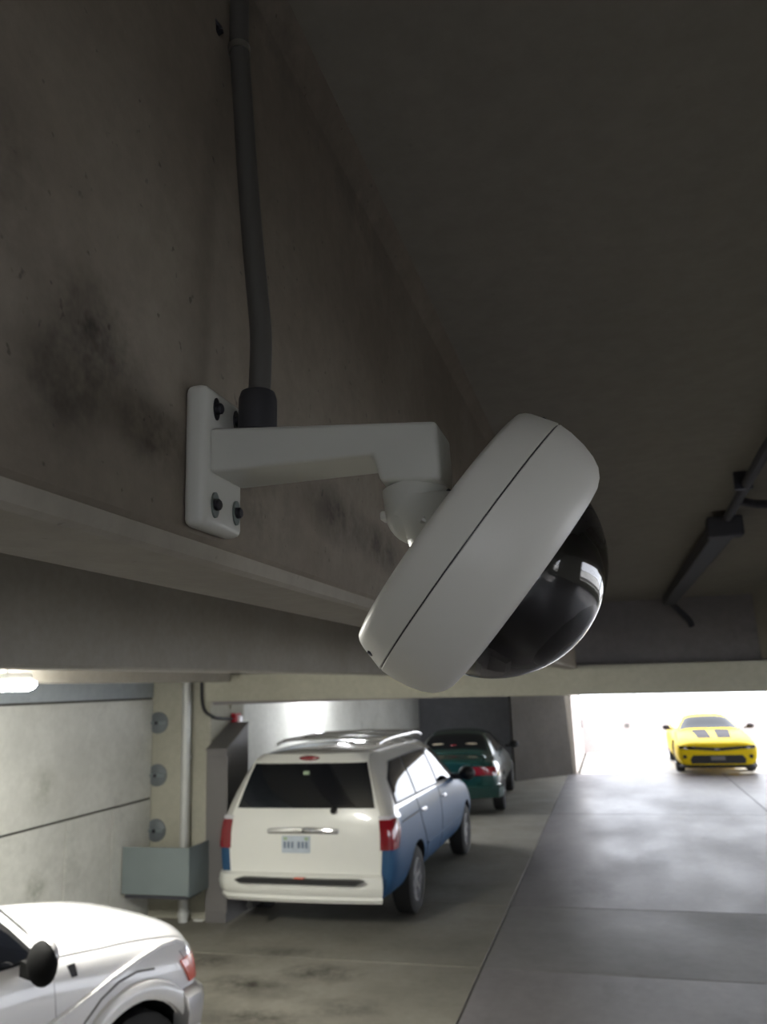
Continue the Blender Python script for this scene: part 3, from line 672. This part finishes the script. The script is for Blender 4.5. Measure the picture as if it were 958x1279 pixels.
# ---- green sedan ---------------------------------------------------------------
SS = [sec(-.99, .34, .62, .55, .72, .74, .70, .84, .66, .90, .50, .92),
      sec(-.93, .30, .74, .55, .82, .76, .81, .88, .74, .94, .60, .965),
      sec(-.75, .28, .78, .55, .86, .76, .85, .90, .78, .96, .66, .99),
      sec(-.42, .28, .80, .55, .87, .76, .865, .92, .80, .99, .66, 1.02),
      sec(.18, .26, .80, .55, .87, .76, .865, .93, .81, 1.30, .56, 1.36),
      sec(.65, .26, .80, .55, .87, .76, .865, .94, .81, 1.36, .545, 1.42),
      sec(1.25, .26, .80, .55, .87, .76, .865, .93, .81, 1.34, .55, 1.40),
      sec(2.05, .26, .80, .55, .87, .74, .865, .90, .80, .98, .66, 1.02),
      sec(2.7, .26, .80, .53, .86, .70, .85, .80, .78, .88, .60, .91),
      sec(3.25, .28, .72, .50, .78, .62, .76, .68, .70, .74, .52, .76),
      sec(3.38, .32, .60, .48, .64, .58, .62, .62, .56, .66, .4, .68)]
sed = Car('sedan', 'dark green sedan parked ahead of the minivan by the far wall', 'car', (-3.42, 18.05, 1.628, 1.17), SS, [M['sedan_green']],
          [(0, .76), (0, -.76), (2.65, .76), (2.65, -.76)], .315)
sed.patch('rear_window', [[(-.36, -.60, 1.3), (-.36, .60, 1.3)], [(-.1, -.56, 1.5), (-.1, .56, 1.5)], [(.14, -.50, 1.6), (.14, .50, 1.6)]], M['tint'], .006, .01, 12, 16, (.25, 0, -1))
for yy in (-.3, .3): sed.part('headrest', MB().ball((-.14, yy, 1.16), .07, .5, 1.9, .45, 14), M['skin_tan'], smooth=60)
sed.part('parcel_light', MB().ball((-.20, 0.02, 1.145), .045, .5, 1.7, .5, 12), M['lamp_red'], smooth=60)
sp_ = sed.part('spoiler', MB().tube([(-.80, -.60, .97), (-.86, -.56, 1.05), (-.88, 0, 1.075), (-.86, .56, 1.05), (-.80, .60, .97)], .028, 8, smooth=2), M['sedan_green'], smooth=50)
for sg in (1, -1):
    sed.patch('tail_light', [[(-1.1, sg * .36, .70), (-1.1, sg * .6, .70), (-.92, sg * .92, .70)], [(-1.1, sg * .36, .845), (-1.1, sg * .6, .85), (-.80, sg * .92, .85)]], M['lamp_red'], .012, .01, 6, 16)
    D = (0, -sg, 0)
    sed.patch('side_window', [[(.1, sg * 1.2, 1.0), (.85, sg * 1.2, .99)], [(.28, sg * 1.2, 1.2), (.85, sg * 1.2, 1.2)], [(.42, sg * 1.2, 1.30), (.85, sg * 1.2, 1.32)]], M['tint'], .006, .008, 8, 12, D)
    sed.patch('side_window', [[(.92, sg * 1.2, .99), (1.85, sg * 1.2, .97)], [(.92, sg * 1.2, 1.2), (1.5, sg * 1.2, 1.15)], [(.92, sg * 1.2, 1.32), (1.3, sg * 1.2, 1.29)]], M['tint'], .006, .008, 8, 12, D)
    sed.part('wing_mirror', MB().ball((1.75, sg * .98, 1.02), .1, .7, 1, .7, 14).box(1.7, 1.8, min(sg * .8, sg * .95), max(sg * .8, sg * .95), .97, 1.02), M['trim_black'], smooth=60)
    sed.seam('door_seam', [(.88, sg * 1.2, .95), (.88, sg * 1.2, .35)], .006, D)
    sed.seam('door_seam', [(.22, sg * 1.2, .92), (.1, sg * 1.2, .7), (.3, sg * 1.2, .4)], .006, D)
p = sed.snap((-1.2, 0, .62), X)[0]
sed.part('licence_plate', MB().box(p.x - .02, p.x + .01, -.15, .15, .60, .74), M['number_plate'], bevel=.004)
bumper(sed, 'rear_bumper', [(-.05, .33), (.03, .32), (.05, .42), (.055, .50), (.03, .53), (-.05, .53)], [(-.72, .86, -.2, .98), (-.86, .80, -.7, .7), (-.93, .66, -.95, .3), (-.96, .3, -1, .05), (-.965, 0, -1, 0), (-.96, -.3, -1, -.05), (-.93, -.66, -.95, -.3), (-.86, -.80, -.7, -.7), (-.72, -.86, -.2, -.98)], M['sedan_green'])

# ---- white suv -----------------------------------------------------------------
US = [sec(.80, .46, .58, .60, .68, .74, .68, .86, .64, .95, .50, .98),
      sec(.72, .42, .74, .60, .82, .76, .82, .90, .76, 1.0, .60, 1.03),
      sec(.45, .40, .82, .60, .895, .80, .885, .97, .83, 1.07, .66, 1.12),
      sec(-.15, .40, .84, .60, .91, .82, .90, 1.03, .86, 1.13, .71, 1.195),
      sec(-.75, .40, .84, .60, .91, .84, .905, 1.07, .87, 1.165, .74, 1.24),
      sec(-.84, .40, .84, .60, .91, .84, .905, 1.09, .875, 1.195, .74, 1.28),
      sec(-1.42, .40, .84, .60, .91, .84, .905, 1.08, .88, 1.63, .62, 1.72),
      sec(-2.4, .40, .84, .60, .91, .84, .905, 1.08, .88, 1.70, .63, 1.78),
      sec(-3.3, .40, .84, .60, .91, .84, .905, 1.08, .88, 1.68, .62, 1.76),
      sec(-3.55, .42, .78, .60, .86, .84, .85, 1.08, .82, 1.60, .58, 1.68)]
suv = Car('suv', 'white four wheel drive with swollen fender under the strip lamp', 'car', (-3.83, 5.29, 1.18, 1.0), US[::-1], [M['suv_white']],
          [(0, .80), (0, -.80), (-2.7, .80), (-2.7, -.80)], .34, squeeze=(.74, .92, 1.02))
for sg in (-1, 1):
    D = (0, -sg, 0)
    suv.patch('headlight', [[(.85, sg * .50, .73), (.80, sg * .74, .73), (.66, sg * .90, .73)], [(.85, sg * .50, .93), (.80, sg * .72, .94), (.52, sg * .86, .95)]], M['lamp_clear'], .010, .01, 8, 14)
    suv.patch('side_marker', [[(.76, sg * .76, .73), (.60, sg * .90, .73)], [(.74, sg * .74, .88), (.50, sg * .88, .88)]], M['amber'], .018, .01, 6, 8)
    # flared lip around the wheel
    mb = MB(); rows = []
    for k in range(25):
        a = PI * (-.06 + 1.12 * k / 24); rows.append(len(mb.v))
        for rad, y in ((.435, .86), (.435, .93), (.455, .945), (.505, .945), (.535, .925), (.545, .88)):
            mb.v.append(((rad - .035) * math.cos(a) / .74, sg * y, .34 + (rad - .035) * math.sin(a)))
    for a, b_ in zip(rows, rows[1:]):
        for i in range(6): j = (i + 1) % 6; mb.f.append((a + i, a + j, b_ + j, b_ + i)); mb.m.append(0)
    suv.part('fender_flare', mb, M['suv_white'], smooth=40)
    suv.seam('flare_crease', [(.53 * math.cos(a * PI / 12) / .74, sg * 1.3, .34 + .56 * math.sin(a * PI / 12)) for a in range(5, 12)], .008, D, M['cabinet'])
    suv.seam('fender_ridge', [(-.95, sg * 1.3, .76), (-.6, sg * 1.3, .83), (-.25, sg * 1.3, .915), (.05, sg * 1.3, .965), (.3, sg * 1.3, .985), (.5, sg * 1.3, .975), (.62, sg * 1.3, .94)], .022, D, M['suv_white'])
    suv.seam('hood_seam', [(.72, sg * .69, 1.3), (.3, sg * .75, 1.3), (-.3, sg * .79, 1.3), (-.85, sg * .81, 1.3)], .005, (0, 0, -1), M['suv_silver'])
    suv.patch('fender_vent', [[(-.62, sg * 1.3, .99), (-.57, sg * 1.3, .99)], [(-.65, sg * 1.3, 1.055), (-.58, sg * 1.3, 1.055)]], M['trim_black'], .006, .01, 3, 3, D)
    suv.seam('door_seam', [(-.78, sg * 1.3, 1.03), (-.76, sg * 1.3, .75), (-.70, sg * 1.3, .45)], .005, D, M['suv_silver'])
    band = suv.patch('window_band', [[(-.86, sg * 1.3, 1.13), (-3.2, sg * 1.3, 1.13)], [(-1.2, sg * 1.3, 1.42), (-3.2, sg * 1.3, 1.42)], [(-1.5, sg * 1.3, 1.60), (-3.1, sg * 1.3, 1.62)]], M['trim_black'], .005, .01, 10, 20, D)
    for q in ([[(-.92, 1.14), (-2.0, 1.14)], [(-1.26, 1.42), (-2.0, 1.42)], [(-1.54, 1.585), (-2.0, 1.59)]], [[(-2.1, 1.15), (-3.1, 1.15)], [(-2.1, 1.42), (-3.1, 1.42)], [(-2.1, 1.6), (-3.0, 1.6)]]):
        suv.patch('side_window', [[(a, sg * 1.3, z) for a, z in r] for r in q], M['tint'], .011, .008, 8, 12, D, band)
    mir = suv.part('wing_mirror', MB().ball((-1.02, sg * 1.06, 1.17), .15, .62, .85, .78, 18).box(-1.06, -.94, min(sg * .86, sg * 1.02), max(sg * .86, sg * 1.02), 1.08, 1.16), M['mirror_black'], smooth=60)
    suv.part('mirror_cap', MB().ball((-.985, sg * 1.06, 1.20), .135, .5, .8, .7, 18), M['suv_silver'], mir, smooth=60)
    suv.part('fog_lamp', MB().lathe([(0, 0), (0, .06), (.03, .06), (.03, 0)], (.80, sg * .52, .56), (1, 0, 0), 14), M['lamp_clear'])
suv.patch('windscreen', [[(-.88, -.68, 1.5), (-.88, .68, 1.5)], [(-1.1, -.60, 1.8), (-1.1, .60, 1.8)], [(-1.36, -.52, 2.0), (-1.36, .52, 2.0)]], M['tint'], .006, .01, 10, 16, (0, 0, -1))
suv.patch('grille', [[(1.2, -.42, .74), (1.2, .42, .74)], [(1.2, -.44, .90), (1.2, .44, .90)]], M['chrome'], .012, .01, 6, 16, (-1, 0, 0))
bumper(suv, 'front_bumper', [(-.06, .44), (.04, .43), (.085, .50), (.10, .60), (.08, .67), (.03, .70), (-.06, .70)], [(.44, .90, .15, .98), (.60, .87, .45, .88), (.70, .78, .8, .6), (.76, .6, .95, .25), (.79, .3, 1, .05), (.80, 0, 1, 0), (.79, -.3, 1, -.05), (.76, -.6, .95, -.25), (.70, -.78, .8, -.6), (.60, -.87, .45, -.88), (.44, -.90, .15, -.98)], M['suv_silver'])
suv.squeeze_all()

# ---- yellow sports car -----------------------------------------------------------
CS = [sec(.95, .22, .70, .42, .80, .58, .80, .66, .74, .70, .58, .715),
      sec(.88, .19, .82, .42, .90, .60, .90, .69, .84, .75, .64, .77),
      sec(.6, .18, .86, .42, .94, .64, .93, .77, .88, .83, .66, .845),
      sec(0, .18, .88, .44, .96, .68, .95, .84, .90, .90, .68, .925),
      sec(-.50, .18, .88, .44, .96, .70, .95, .86, .90, .925, .68, .955),
      sec(-1.22, .18, .88, .44, .96, .72, .95, .93, .88, 1.26, .53, 1.32),
      sec(-1.75, .18, .88, .44, .96, .72, .95, .95, .88, 1.30, .53, 1.355),
      sec(-2.5, .18, .88, .46, .97, .74, .96, .97, .90, 1.14, .56, 1.19),
      sec(-3.2, .20, .86, .48, .96, .76, .95, .95, .88, 1.02, .62, 1.05),
      sec(-3.75, .26, .76, .50, .86, .76, .85, .93, .78, .99, .56, 1.01),
      sec(-3.85, .32, .64, .50, .72, .74, .72, .88, .66, .93, .48, .95)]
spc = Car('sports_car', 'yellow sports car with dark hood stripes facing in on the bright open deck', 'car', (2.62, 25.3, -1.584, 1.14), CS[::-1], [M['yellow']],
          [(0, .82), (0, -.82), (-2.85, .82), (-2.85, -.82)], .355)
DN = (0, 0, -1); FX = (-1, 0, 0)
spc.patch('windscreen', [[(-.55, -.72, 1.5), (-.50, 0, 1.5), (-.55, .72, 1.5)], [(-.9, -.64, 1.7), (-.88, 0, 1.7), (-.9, .64, 1.7)], [(-1.2, -.53, 1.7), (-1.2, 0, 1.7), (-1.2, .53, 1.7)]], M['windscreen'], .008, .01, 10, 16, DN)
for sg in (1, -1):
    spc.patch('hood_stripe', [[(.62, sg * .07, 1.3), (.62, sg * .38, 1.3)], [(-.42, sg * .09, 1.3), (-.42, sg * .46, 1.3)]], M['stripe'], .006, .006, 10, 6, DN)
    spc.patch('headlight', [[(1.3, sg * .50, .585), (1.2, sg * .84, .60)], [(1.3, sg * .50, .655), (1.1, sg * .86, .665)]], M['tint'], .012, .01, 5, 10, FX)
    spc.part('headlamp_ring', MB().lathe([(0, .026), (.012, .034), (.012, .02), (0, .02)], (spc.snap((1.3, sg * .70, .625), FX)[0].x + .008, sg * .70, .625), (1, 0, 0), 14), M['lamp_clear'])
    p = spc.snap((1.3, sg * .74, .42), FX)[0]
    spc.part('fog_lamp', MB().lathe([(-.03, 0), (-.03, .045), (.015, .045), (.015, .03), (0, 0)], (p.x + .005, sg * .74, .42), (1, 0, 0), 14), M['trim_black'])
    spc.part('wing_mirror', MB().ball((-.78, sg * 1.02, 1.02), .09, .6, 1.1, .7, 14).box(-.82, -.76, min(sg * .86, sg * .98), max(sg * .86, sg * .98), .96, 1.0), M['stripe'], smooth=60)
    D = (0, -sg, 0)
    spc.patch('side_window', [[(-.85, sg * 1.3, .985), (-2.3, sg * 1.3, 1.02)], [(-1.2, sg * 1.3, 1.15), (-2.25, sg * 1.3, 1.12)], [(-1.4, sg * 1.3, 1.22), (-2.0, sg * 1.3, 1.22)]], M['tint'], .006, .008, 8, 14, D)
spc.patch('upper_grille', [[(1.3, -.52, .585), (1.3, 0, .545), (1.3, .52, .585)], [(1.3, -.52, .655), (1.3, 0, .625), (1.3, .52, .655)]], M['trim_black'], .010, .01, 5, 16, FX)
spc.part('badge', MB().box(spc.snap((1.3, 0, .585), FX)[0].x + .008, spc.snap((1.3, 0, .585), FX)[0].x + .02, -.06, .06, .575, .60), M['chrome'])
lg = spc.patch('lower_grille', [[(1.3, -.60, .26), (1.3, .60, .26)], [(1.3, -.62, .36), (1.3, .62, .36)], [(1.3, -.55, .455), (1.3, .55, .455)]], M['trim_black'], .010, .01, 8, 16, FX)
px = spc.snap((1.3, 0, .38), FX)[0].x
spc.part('number_plate', MB().box(px + .012, px + .03, -.16, .16, .34, .43), M['cabinet'], lg)
bumper(spc, 'splitter', [(-.08, .17), (.05, .165), (.06, .20), (.03, .235), (-.08, .235)], [(.74, .84, .6, .8), (.86, .74, .8, .6), (.93, .5, .97, .2), (.96, 0, 1, 0), (.93, -.5, .97, -.2), (.86, -.74, .8, -.6), (.74, -.84, .6, -.8)], M['trim_black'])
